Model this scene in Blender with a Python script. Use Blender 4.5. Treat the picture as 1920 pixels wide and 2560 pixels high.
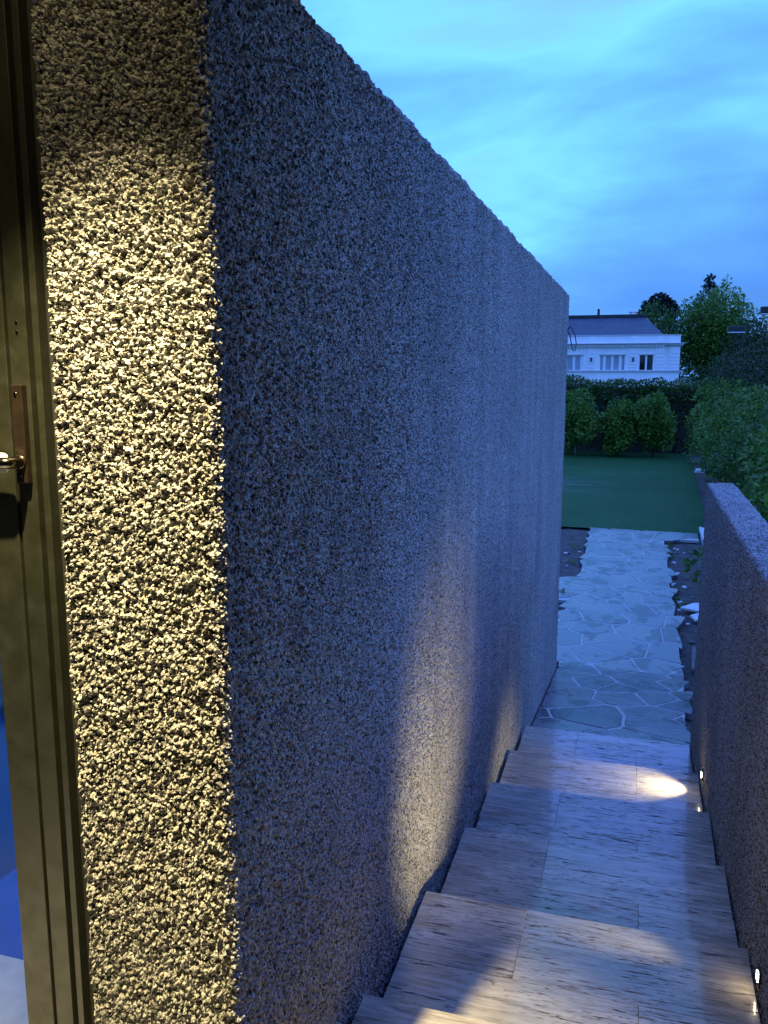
import bpy, bmesh, math, random
import numpy as np
from mathutils import Vector, Matrix

for o in list(bpy.data.objects): bpy.data.objects.remove(o)
scene = bpy.context.scene
C = scene.collection
H = 3.43            # eye height above the lower garden; things are written relative to the eye and lifted by H at the end

# ------------------------------------------------------------------ camera
FPX, PW, PH = 2100.0, 1920.0, 2560.0
PITCH = math.atan(348 / FPX); YAW = math.atan(642 / FPX * math.cos(PITCH))
cam_d = bpy.data.cameras.new('camera'); cam = bpy.data.objects.new('camera', cam_d); C.objects.link(cam)
cam_d.sensor_fit = 'VERTICAL'; cam_d.sensor_height = 36; cam_d.sensor_width = 27
cam_d.lens = 36 * FPX / PH; cam_d.clip_start = .05; cam_d.clip_end = 2000
cam.location = (0, 0, H); cam.rotation_euler = (math.pi/2 - PITCH, 0, YAW)
scene.camera = cam
FW = np.array([-math.sin(YAW)*math.cos(PITCH), math.cos(YAW)*math.cos(PITCH), -math.sin(PITCH)])
RT = np.array([math.cos(YAW), math.sin(YAW), 0.]); UP = np.cross(RT, FW)
def ray(x, y): return FW + RT*(x-960)/FPX - UP*(y-1280)/FPX
def atY(x, y, Y): d = ray(x, y); return d*Y/d[1]

# ------------------------------------------------------------------ sky
SUN_EL, SUN_AZ = 8.0, 60.0          # the last glow, up and to the right behind the overcast
world = bpy.data.worlds.new('World'); scene.world = world; world.use_nodes = True
nt = world.node_tree; nt.nodes.clear()
def N(t, type_, **kw):
    n = t.nodes.new(type_)
    for k, v in kw.items():
        if k in n.inputs: n.inputs[k].default_value = v
        else: setattr(n, k, v)
    return n
def ramp(t, stops, interp='LINEAR'):
    n = t.nodes.new('ShaderNodeValToRGB'); e = n.color_ramp; e.interpolation = interp
    while len(e.elements) < len(stops): e.elements.new(.5)
    for el, (p, c) in zip(e.elements, stops):
        el.position = p; el.color = (c if isinstance(c, tuple) else (c, c, c)) + ((1,) if not (isinstance(c, tuple) and len(c) == 4) else ())
    return n
def mixc(t, fac, a, b, mode='MIX'):
    n = t.nodes.new('ShaderNodeMix'); n.data_type = 'RGBA'; n.blend_type = mode
    for sock, v in ((n.inputs['Factor'], fac), (n.inputs['A'], a), (n.inputs['B'], b)):
        if hasattr(v, 'is_output'): t.links.new(v, sock)
        elif isinstance(v, (int, float)): sock.default_value = v if sock.type == 'VALUE' else (v, v, v, 1)
        else: sock.default_value = tuple(v) + (1,)
    return n.outputs['Result']
def math_(t, op, a, b=None, c=None):
    n = t.nodes.new('ShaderNodeMath'); n.operation = op
    for i, v in enumerate((a, b, c)):
        if v is None: continue
        if hasattr(v, 'is_output'): t.links.new(v, n.inputs[i])
        else: n.inputs[i].default_value = v
    return n.outputs[0]
sky = N(nt, 'ShaderNodeTexSky', sky_type='NISHITA', sun_disc=False, sun_elevation=math.radians(SUN_EL), sun_rotation=math.radians(SUN_AZ))
skyc = mixc(nt, 1.0, sky.outputs[0], (.035, .075, .13), 'MULTIPLY')      # blue-hour tint
tc = N(nt, 'ShaderNodeTexCoord')
sep = N(nt, 'ShaderNodeSeparateXYZ'); nt.links.new(tc.outputs['Generated'], sep.inputs[0])
# cloud sheet seen in perspective: divide by height above the horizon
zz = math_(nt, 'ADD', math_(nt, 'MAXIMUM', sep.outputs['Z'], 0.0), .38)
comb = N(nt, 'ShaderNodeCombineXYZ')
nt.links.new(math_(nt, 'DIVIDE', sep.outputs['X'], zz), comb.inputs[0]); nt.links.new(math_(nt, 'DIVIDE', sep.outputs['Y'], zz), comb.inputs[1])
mp = N(nt, 'ShaderNodeMapping'); mp.inputs['Rotation'].default_value = (0, 0, math.radians(-32)); mp.inputs['Scale'].default_value = (.55, 1.0, 1); mp.inputs['Location'].default_value = (3.1, 1.35, 0)
nt.links.new(comb.outputs[0], mp.inputs[0])
n1 = N(nt, 'ShaderNodeTexNoise', Scale=1.25, Detail=5.0, Roughness=.5, Distortion=.35); nt.links.new(mp.outputs[0], n1.inputs['Vector'])
elev = math_(nt, 'MULTIPLY', sep.outputs['Z'], .75)
side = math_(nt, 'MULTIPLY', sep.outputs['X'], .28)
n2 = N(nt, 'ShaderNodeTexNoise', Scale=3.4, Detail=6.0, Roughness=.55, Distortion=.6); nt.links.new(mp.outputs[0], n2.inputs['Vector'])
cmix = math_(nt, 'ADD', math_(nt, 'MULTIPLY', math_(nt, 'SUBTRACT', n1.outputs['Fac'], .5), 2.0), math_(nt, 'MULTIPLY', math_(nt, 'SUBTRACT', n2.outputs['Fac'], .5), .5))
den = math_(nt, 'ADD', math_(nt, 'ADD', cmix, .43), math_(nt, 'ADD', elev, side))
cl = ramp(nt, [(0, (.075, .25, .80)), (.26, (.105, .36, 1.08)), (.44, (.145, .47, 1.38)), (.58, (.19, .64, 1.65)), (.72, (.27, .90, 1.95)), (.86, (.28, .74, 2.2)), (1, (.30, .62, 2.6))]); nt.links.new(den, cl.inputs[0])
skymix = mixc(nt, .9, skyc, cl.outputs[0])
bg = N(nt, 'ShaderNodeBackground', Strength=1.0); nt.links.new(skymix, bg.inputs[0])
wo = N(nt, 'ShaderNodeOutputWorld'); nt.links.new(bg.outputs[0], wo.inputs[0])
# faint directional light of the overcast dusk
sl = bpy.data.lights.new('sun', 'SUN'); sl.energy = .10; sl.angle = math.radians(30); sl.color = (.55, .78, 1)
sun = bpy.data.objects.new('sun', sl); C.objects.link(sun)
sd = Vector((math.sin(math.radians(SUN_AZ))*math.cos(math.radians(35)), math.cos(math.radians(SUN_AZ))*math.cos(math.radians(35)), math.sin(math.radians(35))))
sun.rotation_euler = sd.to_track_quat('Z', 'Y').to_euler(); sun.location = (0, 0, 30)
vs = scene.view_settings; vs.view_transform = 'Standard'; vs.look = 'None'; vs.exposure = 0.0; vs.gamma = 1; vs.use_curve_mapping = False

# ------------------------------------------------------------------ helpers
rng = np.random.default_rng(7); random.seed(7)
def tag(o, label=None, cat=None, group=None, kind=None):
    for k, v in (('label', label), ('category', cat), ('group', group), ('kind', kind)):
        if v: o[k] = v
    return o
def empty(name, loc, label, cat, group=None):
    o = bpy.data.objects.new(name, None); C.objects.link(o); o.location = loc; o.empty_display_size = .1
    return tag(o, label, cat, group)
def link(name, me, m=None, parent=None, smooth=False):
    o = bpy.data.objects.new(name, me); C.objects.link(o)
    if m is not None and not me.materials: me.materials.append(m)
    if smooth: me.shade_smooth()
    if parent is not None:
        o.parent = parent
        p = parent; off = Vector()
        while p: off += p.location; p = p.parent
        o.location = -off           # meshes are written in eye-relative coordinates
    return o
class MB:
    def __init__(s): s.bm = bmesh.new()
    def box(s, x0, x1, y0, y1, z0, z1, bev=0, rot=None):
        r = bmesh.ops.create_cube(s.bm, size=1)
        vs_ = r['verts']
        for v in vs_: v.co = Vector(((x0+x1)/2 + v.co.x*(x1-x0), (y0+y1)/2 + v.co.y*(y1-y0), (z0+z1)/2 + v.co.z*(z1-z0)))
        if rot: bmesh.ops.rotate(s.bm, verts=vs_, cent=((x0+x1)/2, (y0+y1)/2, (z0+z1)/2), matrix=rot)
        if bev:
            es = list({e for v in vs_ for e in v.link_edges})
            bmesh.ops.bevel(s.bm, geom=es, offset=bev, segments=2, affect='EDGES', profile=.5)
        return s
    def tube(s, pts, r, n=10, cap=True):
        pts = [Vector(p) for p in pts]; rr = r if isinstance(r, (list, tuple)) else [r]*len(pts); rings = []
        ref = Vector((0, 0, 1))
        for i, p in enumerate(pts):
            d = (pts[min(i+1, len(pts)-1)] - pts[max(i-1, 0)]).normalized()
            a = d.cross(ref)
            if a.length < .05: a = d.cross(Vector((1, 0, 0)))
            a.normalize(); b = d.cross(a)
            rings.append([s.bm.verts.new(p + (a*math.cos(t) + b*math.sin(t))*rr[i]) for t in (2*math.pi*k/n for k in range(n))])
        for A, B in zip(rings, rings[1:]):
            for k in range(n): s.bm.faces.new((A[k], A[(k+1) % n], B[(k+1) % n], B[k]))
        if cap:
            s.bm.faces.new(rings[0][::-1]); s.bm.faces.new(rings[-1])
        return s
    def poly(s, pts, axis, d):          # extrude a polygon (list of 3-D points) by vector d
        a = [s.bm.verts.new(p) for p in pts]; b = [s.bm.verts.new(Vector(p) + Vector(d)) for p in pts]
        s.bm.faces.new(a); s.bm.faces.new(b[::-1]); n = len(a)
        for k in range(n): s.bm.faces.new((a[k], b[k], b[(k+1) % n], a[(k+1) % n]))
        return s
    def build(s, name, m, parent=None, smooth=False):
        bmesh.ops.recalc_face_normals(s.bm, faces=s.bm.faces)
        me = bpy.data.meshes.new(name); s.bm.to_mesh(me); s.bm.free()
        return link(name, me, m, parent, smooth)
def npmesh(name, V, F, smooth=False):
    V = np.asarray(V, np.float32); F = np.asarray(F, np.int32); k = F.shape[1]
    me = bpy.data.meshes.new(name); me.vertices.add(len(V)); me.vertices.foreach_set('co', V.ravel())
    me.loops.add(F.size); me.loops.foreach_set('vertex_index', F.ravel())
    me.polygons.add(len(F)); me.polygons.foreach_set('loop_start', np.arange(0, F.size, k, dtype=np.int32))
    try: me.polygons.foreach_set('loop_total', np.full(len(F), k, np.int32))
    except Exception: pass
    me.update(calc_edges=True)
    if not smooth: me.shade_flat()
    return me
def gridfaces(nu, nv):
    i = np.arange(nu-1)[:, None]*nv + np.arange(nv-1)[None, :]; i = i.ravel()
    return np.stack([i, i+nv, i+nv+1, i+1], 1)
# --- numpy noise
def hsh(ix, iy, s):
    h = (ix.astype(np.int64)*374761393 + iy.astype(np.int64)*668265263 + s*974634777) & 0xFFFFFFFF
    h = ((h ^ (h >> 13))*1274126177) & 0xFFFFFFFF; h = ((h ^ (h >> 16))*2246822519) & 0xFFFFFFFF
    return ((h ^ (h >> 15)) & 0xFFFFFF)/float(0xFFFFFF)
def vnoise(u, v, s):
    iu = np.floor(u); iv = np.floor(v); fu = u-iu; fv = v-iv; fu = fu*fu*(3-2*fu); fv = fv*fv*(3-2*fv)
    return (hsh(iu, iv, s)*(1-fu)+hsh(iu+1, iv, s)*fu)*(1-fv) + (hsh(iu, iv+1, s)*(1-fu)+hsh(iu+1, iv+1, s)*fu)*fv
def fbm(u, v, s, o=3):
    r = 0; a = .5; t = 0
    for k in range(o): r = r + a*vnoise(u*2**k, v*2**k, s+k*17); t += a; a *= .5
    return r/t
def pebbles(u, v, cell, s, rmin=.45, rmax=.95, keep=.8):
    """union of angular lumps stuck on a surface, height in units of cell"""
    U = u/cell; V = v/cell; iu = np.floor(U); iv = np.floor(V); out = np.zeros_like(U)
    for a in (-1, 0, 1):
        for b in (-1, 0, 1):
            cu = iu+a; cv = iv+b
            px = cu + hsh(cu, cv, s); py = cv + hsh(cu, cv, s+1); r = rmin+(rmax-rmin)*hsh(cu, cv, s+2)
            t = hsh(cu, cv, s+3)*math.pi; asp = .6+.4*hsh(cu, cv, s+5)
            dx = U-px; dy = V-py
            q = ((dx*np.cos(t)+dy*np.sin(t))/r)**2 + ((-dx*np.sin(t)+dy*np.cos(t))/(r*asp))**2
            hh = (.5+.7*hsh(cu, cv, s+4))*r*np.sqrt(np.clip(1-q, 0, 1)) * (hsh(cu, cv, s+6) < keep)
            out = np.maximum(out, hh)
    return out
def roughcast(u, v, amp=1.0, seed=3):
    wu = u + .004*(vnoise(u*160, v*160, seed+70)-.5); wv = v + .004*(vnoise(u*160, v*160, seed+71)-.5)
    h = .0130*pebbles(wu, wv, .0070, seed, keep=.58)
    h = np.maximum(h, .0) + .0085*pebbles(wu, wv, .0044, seed+20, keep=.70) + .0026*vnoise(u*360, v*360, seed+40)
    h = h - .009*pebbles(u, v, .026, seed+33, rmin=.3, rmax=.6, keep=.5) + .006*(fbm(u*28, v*28, seed+50)-.5) + .010*(fbm(u*2.2, v*1.6, seed+60)-.5)
    return h*amp

def pitted(u, v, seed=3, cellu=None):
    """flatter coat: crowded small stones with holes between them; fine relief fades where the grid is too coarse for it"""
    f = 1.0 if cellu is None else np.clip(.0075/cellu, .25, 1)[:, None]
    wu = u + .004*(vnoise(u*160, v*160, seed+70)-.5); wv = v + .004*(vnoise(u*160, v*160, seed+71)-.5)
    h = .0060*pebbles(wu, wv, .0058, seed+5, rmin=.6, rmax=.95, keep=.78)*f + .0035*vnoise(u*300, v*300, seed+41)*f
    h = h + .0075*pebbles(u, v, .03, seed+8, keep=.5)*(.25+.75*(1-f)) + .006*(fbm(u*22, v*22, seed+51)-.5)*f
    return h - .023*pebbles(wu, wv*.8, .0092, seed+9, rmin=.35, rmax=.62, keep=.46)*f + .012*(fbm(u*2.2, v*1.4, seed+60)-.5)

# ------------------------------------------------------------------ materials
def mat(name, base=(.5, .5, .5), rough=.7, **kw):
    m = bpy.data.materials.new(name); m.use_nodes = True; t = m.node_tree; b = t.nodes['Principled BSDF']
    b.inputs['Base Color'].default_value = tuple(base)+(1,); b.inputs['Roughness'].default_value = rough
    for k, v in kw.items(): b.inputs[k].default_value = v
    m.diffuse_color = tuple(base)+(1,)
    return m, t, b
def objcoord(t, scale=(1, 1, 1), rand=0):
    c = N(t, 'ShaderNodeTexCoord'); mp_ = N(t, 'ShaderNodeMapping'); mp_.inputs['Scale'].default_value = scale
    src = c.outputs['Object']
    if rand:
        oi = N(t, 'ShaderNodeObjectInfo'); ad = N(t, 'ShaderNodeVectorMath', operation='MULTIPLY_ADD')
        cb = N(t, 'ShaderNodeCombineXYZ'); 
        for i in range(3): t.links.new(oi.outputs['Random'], cb.inputs[i])
        t.links.new(cb.outputs[0], ad.inputs[0]); ad.inputs[1].default_value = (rand, rand*.7, rand*1.3); t.links.new(src, ad.inputs[2]); src = ad.outputs[0]
    t.links.new(src, mp_.inputs[0]); return mp_.outputs[0]
def noise(t, vec, scale, detail=4, rough=.55, dist=0):
    n = N(t, 'ShaderNodeTexNoise', Scale=scale, Detail=float(detail), Roughness=rough, Distortion=float(dist)); t.links.new(vec, n.inputs['Vector']); return n.outputs['Fac']
def rmp(t, fac, stops): r = ramp(t, stops); t.links.new(fac, r.inputs[0]); return r.outputs[0]
def bump(t, b, h, strength=.5, dist=.01):
    n = N(t, 'ShaderNodeBump', Strength=strength, Distance=dist); t.links.new(h, n.inputs['Height']); t.links.new(n.outputs[0], b.inputs['Normal'])

def roughcast_mat():
    m, t, b = mat('roughcast_stone', (.36, .33, .29), .85)
    v = objcoord(t)
    big = noise(t, v, 1.3, 4); rust = noise(t, v, 45, 3, .6)
    streak = noise(t, objcoord(t, (4.5, 4.5, .35)), 1.1, 4, .55)
    vo = N(t, 'ShaderNodeTexVoronoi', Scale=160.0); t.links.new(v, vo.inputs['Vector']); sc_ = N(t, 'ShaderNodeSeparateColor'); t.links.new(vo.outputs['Color'], sc_.inputs[0])
    c = rmp(t, sc_.outputs[0], [(0, (.045, .043, .041)), (.18, (.10, .095, .09)), (.34, (.26, .25, .24)), (.70, (.37, .36, .345)), (1, (.50, .485, .465))])
    c = mixc(t, rmp(t, rust, [(.60, 0.0), (.70, .6)]), c, (.22, .15, .09))
    c = mixc(t, 1, c, rmp(t, big, [(.3, .82), (.7, 1.08)]), 'MULTIPLY')
    c = mixc(t, 1, c, rmp(t, streak, [(.3, .82), (.65, 1.06)]), 'MULTIPLY')
    t.links.new(c, b.inputs['Base Color'])
    vb = N(t, 'ShaderNodeTexVoronoi', Scale=165.0); t.links.new(v, vb.inputs['Vector'])
    bump(t, b, math_(t, 'ADD', math_(t, 'MULTIPLY', vb.outputs['Distance'], -.8), noise(t, v, 240, 2, .7)), .7, .005)
    return m
def travertine_mat():
    m, t, b = mat('travertine', (.42, .38, .32), .3)
    b1 = noise(t, objcoord(t, (1.3, 9, 9), rand=9.0), 1.5, 5, .6, .5)            # broad bands
    b2 = noise(t, objcoord(t, (3.2, 36, 36), rand=7.0), 1.6, 5, .68, .7)         # fine bedding lines
    b3 = noise(t, objcoord(t, (5, 80, 80), rand=4.0), 1.3, 3, .6, .4)            # hair streaks
    blot = noise(t, objcoord(t, (1, 1, 1), rand=3.0), 3.4, 5, .6); msk = noise(t, objcoord(t, (1.6, 6, 6), rand=2.0), 1.6, 4, .6)
    c = rmp(t, b1, [(.30, (.20, .165, .125)), (.44, (.36, .32, .265)), (.56, (.48, .445, .39)), (.70, (.60, .57, .52))])
    c = mixc(t, .5, c, rmp(t, b2, [(.30, (.11, .085, .062)), (.42, (.28, .24, .195)), (.54, (.48, .445, .39)), (.68, (.66, .63, .58))]))
    c = mixc(t, rmp(t, b3, [(.60, 0.0), (.70, .6)]), c, (.15, .12, .09))
    c = mixc(t, 1, c, rmp(t, blot, [(.28, .82), (.5, 1.05), (.68, 1.2)]), 'MULTIPLY')
    # elongated pits of many sizes, crowded along some bands and absent elsewhere
    p1 = rmp(t, noise(t, objcoord(t, (8, 95, 95), rand=5.0), 1.0, 4, .62, .4), [(.58, 0.0), (.615, 1.0)])
    p2 = rmp(t, noise(t, objcoord(t, (22, 150, 150), rand=6.0), 1.0, 3, .6, .3), [(.61, 0.0), (.65, 1.0)])
    pm = math_(t, 'MULTIPLY', math_(t, 'MAXIMUM', p1, p2), rmp(t, msk, [(.41, 0.0), (.53, 1.0)]))
    c = mixc(t, math_(t, 'MULTIPLY', pm, .9), c, (.040, .030, .022))
    oi = N(t, 'ShaderNodeObjectInfo')
    c = mixc(t, 1, c, rmp(t, oi.outputs['Random'], [(0, (.78, .77, .75)), (1, (1.06, 1.05, 1.03))]), 'MULTIPLY')
    t.links.new(c, b.inputs['Base Color'])
    b.inputs['Coat Weight'].default_value = .5; b.inputs['Coat Roughness'].default_value = .07; b.inputs['IOR'].default_value = 1.5
    t.links.new(math_(t, 'ADD', rmp(t, blot, [(.3, .14), (.7, .34)]), math_(t, 'MULTIPLY', pm, .5)), b.inputs['Roughness'])
    t.links.new(rmp(t, math_(t, 'ADD', pm, math_(t, 'MULTIPLY', blot, .6)), [(.25, .75), (.45, .4), (.9, 0.0)]), b.inputs['Coat Weight'])
    bump(t, b, math_(t, 'SUBTRACT', math_(t, 'MULTIPLY', b2, .15), pm), .4, .003)
    return m
def flag_mat():
    m, t, b = mat('flagstone', (.2, .2, .21), .4)
    v = objcoord(t); vr = objcoord(t, rand=6.0)
    n = noise(t, vr, 5, 6, .65); oi = N(t, 'ShaderNodeObjectInfo')
    c = rmp(t, n, [(.3, (.115, .107, .12)), (.55, (.165, .155, .17)), (.75, (.22, .207, .22))])
    c = mixc(t, 1, c, rmp(t, oi.outputs['Random'], [(0, (.66, .68, .76)), (.6, (1, 1, 1)), (1, (1.2, 1.12, 1.02))]), 'MULTIPLY')
    wet = rmp(t, noise(t, objcoord(t, (1.2, .7, 1)), 2.6, 6, .6, .5), [(.53, 0.0), (.56, 1.0)])
    c = mixc(t, math_(t, 'MULTIPLY', wet, .7), c, (.045, .045, .055))
    t.links.new(c, b.inputs['Base Color'])
    t.links.new(rmp(t, n, [(.3, .20), (.7, .34)]), b.inputs['Roughness'])
    bump(t, b, noise(t, vr, 22, 6, .65), .16, .006); b.inputs['Specular IOR Level'].default_value = .42; t.links.new(math_(t, 'SUBTRACT', .16, math_(t, 'MULTIPLY', wet, .16)), b.inputs['Coat Weight']); b.inputs['Coat Roughness'].default_value = .16
    return m
def soil_mat():
    m, t, b = mat('soil', (.06, .05, .045), .95)
    v = objcoord(t); n = noise(t, v, 6, 8, .7)
    t.links.new(rmp(t, n, [(.3, (.035, .029, .025)), (.5, (.085, .073, .066)), (.75, (.15, .132, .12))]), b.inputs['Base Color'])
    bump(t, b, noise(t, v, 25, 8, .75), .9, .03); return m
def turf_mat():
    m, t, b = mat('turf', (.02, .09, .045), .75)
    v = objcoord(t); n = noise(t, v, 90, 4, .7); bign = noise(t, v, .45, 4, .6)
    c = rmp(t, n, [(.3, (.012, .058, .016)), (.55, (.024, .102, .028)), (.8, (.048, .15, .042))])
    c = mixc(t, 1, c, rmp(t, bign, [(.3, .8), (.7, 1.15)]), 'MULTIPLY')
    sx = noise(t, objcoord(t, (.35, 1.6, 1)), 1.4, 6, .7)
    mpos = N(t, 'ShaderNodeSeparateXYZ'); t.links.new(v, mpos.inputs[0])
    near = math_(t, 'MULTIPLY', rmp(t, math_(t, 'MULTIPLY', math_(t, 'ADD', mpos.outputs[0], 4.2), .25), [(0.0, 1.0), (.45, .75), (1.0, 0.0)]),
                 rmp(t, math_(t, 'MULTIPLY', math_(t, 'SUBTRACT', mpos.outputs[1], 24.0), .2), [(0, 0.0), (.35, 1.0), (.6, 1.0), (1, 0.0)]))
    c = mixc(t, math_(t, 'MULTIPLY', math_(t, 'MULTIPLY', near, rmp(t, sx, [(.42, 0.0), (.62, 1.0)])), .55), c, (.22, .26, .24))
    t.links.new(c, b.inputs['Base Color']); bump(t, b, n, .5, .01)
    b.inputs['Specular IOR Level'].default_value = .12
    return m
def leaf_mat(name, dark, mid, light):
    m, t, b = mat(name, mid, .5)
    a = N(t, 'ShaderNodeAttribute', attribute_name='tone')
    t.links.new(rmp(t, a.outputs['Fac'], [(0, dark), (.5, mid), (1, light)]), b.inputs['Base Color'])
    b.inputs['Specular IOR Level'].default_value = .35
    tr = N(t, 'ShaderNodeBsdfTranslucent'); t.links.new(b.inputs['Base Color'].links[0].from_socket, tr.inputs[0])
    mx = N(t, 'ShaderNodeMixShader', Fac=.32); out = t.nodes['Material Output']
    t.links.new(b.outputs[0], mx.inputs[1]); t.links.new(tr.outputs[0], mx.inputs[2]); t.links.new(mx.outputs[0], out.inputs[0])
    return m
def plain(name, base, rough=.6, ns=40, var=.2, bmp=.15, bd=.003, **kw):
    m, t, b = mat(name, base, rough, **kw); v = objcoord(t, rand=2.0); n = noise(t, v, ns, 5, .6)
    lo = tuple(x*(1-var) for x in base); hi = tuple(min(1, x*(1+var)) for x in base)
    t.links.new(rmp(t, n, [(.3, lo), (.7, hi)]), b.inputs['Base Color'])
    if bmp: bump(t, b, n, bmp, bd)
    return m
def emit(name, col, s):
    m, t, b = mat(name, col, .4); b.inputs['Emission Color'].default_value = tuple(col)+(1,); b.inputs['Emission Strength'].default_value = s; return m

M = dict(rough=roughcast_mat(), trav=travertine_mat(), flag=flag_mat(), soil=soil_mat(), turf=turf_mat())
M['mortar'] = plain('pale_mortar', (.40, .395, .39), .55, 30, .25)
M['concrete'] = plain('concrete', (.16, .15, .14), .9, 12, .3, .4, .01)
M['ground'] = plain('far_ground', (.035, .055, .03), .95, .6, .35)
M['green'] = plain('olive_steel_paint', (.0150, .0158, .0095), .42, 14, .10, .06, .002)
M['seal'] = plain('black_gasket', (.012, .012, .011), .7, 40, .2)
M['bronze'] = plain('brown_bronze', (.06, .042, .032), .30, 30, .25, .05, .001, Metallic=.75)
M['steel'] = plain('dark_polished_metal', (.16, .145, .125), .16, 40, .1, 0, Metallic=1.0)
M['white'] = plain('white_plastic', (.75, .75, .73), .35, 40, .05, .05)
M['blue'] = plain('pool_blue_tile', (.004, .030, .085), .35, 3, .15, 0)
M['bluel'] = plain('pool_light_blue', (.006, .10, .27), .35, 3, .1, 0)
M['lime'] = plain('white_limestone', (.88, .87, .85), .7, 1.2, .06, .1)
M['limed'] = plain('white_limestone_trim', (.60, .59, .57), .7, 2, .08, .1)
M['frame'] = plain('white_window_frame', (.80, .80, .80), .5, 8, .04, 0)
M['curtain'] = plain('grey_curtain', (.32, .36, .40), .5, 3, .15, 0)
M['dkglass'] = plain('dark_glass', (.012, .012, .014), .05, 3, .1, 0)
M['slate'] = plain('slate_roof', (.105, .11, .13), .6, 2.5, .18, 0)
M['black'] = plain('black_metal', (.012, .012, .014), .45, 20, .2)
M['bark'] = plain('bark', (.07, .055, .045), .9, 15, .4, .8, .02)
M['palebark'] = plain('pale_bark', (.30, .28, .26), .9, 15, .3, .6, .02)
M['stone'] = plain('pale_stone', (.66, .65, .64), .6, 14, .15, .4, .006)
M['soffit'] = plain('painted_soffit', (.12, .115, .10), .8, 6, .1)
M['cable'] = plain('black_cable', (.01, .01, .012), .5, 20, .1, 0)
M['deadleaf'] = plain('dead_leaf', (.30, .25, .17), .7, 30, .3, 0)
M['lampglow'] = emit('warm_lamp', (1, .78, .45), 60)
M['leaf_a'] = leaf_mat('leaf_bright', (.030, .070, .012), (.100, .205, .028), (.195, .34, .045))
M['leaf_b'] = leaf_mat('leaf_mid', (.023, .056, .013), (.070, .145, .028), (.14, .24, .042))
M['leaf_c'] = leaf_mat('leaf_dark', (.011, .025, .009), (.031, .063, .018), (.062, .112, .028))
M['leaf_d'] = leaf_mat('leaf_far_dark', (.010, .014, .014), (.018, .026, .022), (.03, .04, .032))

def dusty(m):
    t = m.node_tree; b = t.nodes['Principled BSDF']; src = b.inputs['Base Color'].links[0].from_socket
    d = rmp(t, noise(t, objcoord(t), 210, 3, .75), [(.70, 0.0), (.76, .5)]); w = rmp(t, noise(t, objcoord(t, (1, 1, .25)), 9, 5, .65), [(.5, 0.0), (.8, .06)])
    t.links.new(mixc(t, math_(t, 'ADD', d, w), src, (.085, .08, .06)), b.inputs['Base Color'])
    t.links.new(rmp(t, noise(t, objcoord(t), 25, 4, .6), [(.3, .32), (.7, .6)]), b.inputs['Roughness'])
dusty(M['green'])
def slate_courses():
    m = M['slate']; t = m.node_tree; b = t.nodes['Principled BSDF']
    w = N(t, 'ShaderNodeTexBrick', Scale=1.0); w.inputs['Brick Width'].default_value = .45; w.inputs['Row Height'].default_value = .28; w.inputs['Mortar Size'].default_value = .015
    c = N(t, 'ShaderNodeTexCoord'); sp = N(t, 'ShaderNodeSeparateXYZ'); t.links.new(c.outputs['Object'], sp.inputs[0]); cb = N(t, 'ShaderNodeCombineXYZ')
    t.links.new(sp.outputs[0], cb.inputs[0]); t.links.new(sp.outputs[2], cb.inputs[1]); t.links.new(cb.outputs[0], w.inputs[0])
    w.inputs['Color1'].default_value = (.030, .044, .078, 1); w.inputs['Color2'].default_value = (.044, .060, .10, 1); w.inputs['Mortar'].default_value = (.05, .05, .06, 1)
    t.links.new(w.outputs['Color'], b.inputs['Base Color'])
slate_courses()

# ================================================================== LARGE STRUCTURE
G = -3.43                                   # lower garden level
def path_z(y):                              # ramp from the foot of the stairs to the level garden
    t = np.clip((np.asarray(y, float)-6.4)/3.5, 0, 1)
    t = t*.86 + .14*t*t*(3-2*t)
    return -2.985 + t*(G+2.985)
# ground to the horizon
g = MB(); g.bm.faces.new([g.bm.verts.new(p) for p in ((-600, -300, G-.12), (600, -300, G-.12), (600, 900, G-.12), (-600, 900, G-.12))])
tag(g.build('ground', M['ground']), kind='structure')
# soil either side of the path
xs = np.linspace(-6, 3.2, 185); ys = np.linspace(6.2, 19.35, 264)
X, Y = np.meshgrid(xs, ys, indexing='ij')
Z = path_z(Y) - .075 + .05*(fbm(X*2.5, Y*2.5, 11, 4)-.5) + .035*(fbm(X*14, Y*14, 12, 3)-.5)
me = npmesh('garden_soil', np.stack([X, Y, Z], -1).reshape(-1, 3), gridfaces(len(xs), len(ys)), True)
tag(link('garden_soil', me, M['soil'], smooth=True), kind='structure')
# lawn
xs = np.linspace(-14, 2.6, 60); ys = np.linspace(19.12, 38.6, 70); X, Y = np.meshgrid(xs, ys, indexing='ij')
edge = 1.66 + .028*(Y-20.9)
fr = (xs-xs[0])/(xs[-1]-xs[0]); X = -14 + fr[:, None]*(edge+14)
Y = Y + (-.028*(X+0.9))*np.clip((22-Y)/3, 0, 1)
Zl = G - .012 + .012*(fbm(X*.6, Y*.6, 5)-.5)
link_l = link('lawn', npmesh('lawn', np.stack([X, Y, Zl], -1).reshape(-1, 3), gridfaces(60, 70), True), M['turf'], smooth=True); tag(link_l, kind='structure')
bed = MB().box(1.0, 9, 18.9, 39.5, G-.11, G-.05); tag(bed.build('shrub_bed', M['soil']), kind='structure')

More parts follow.
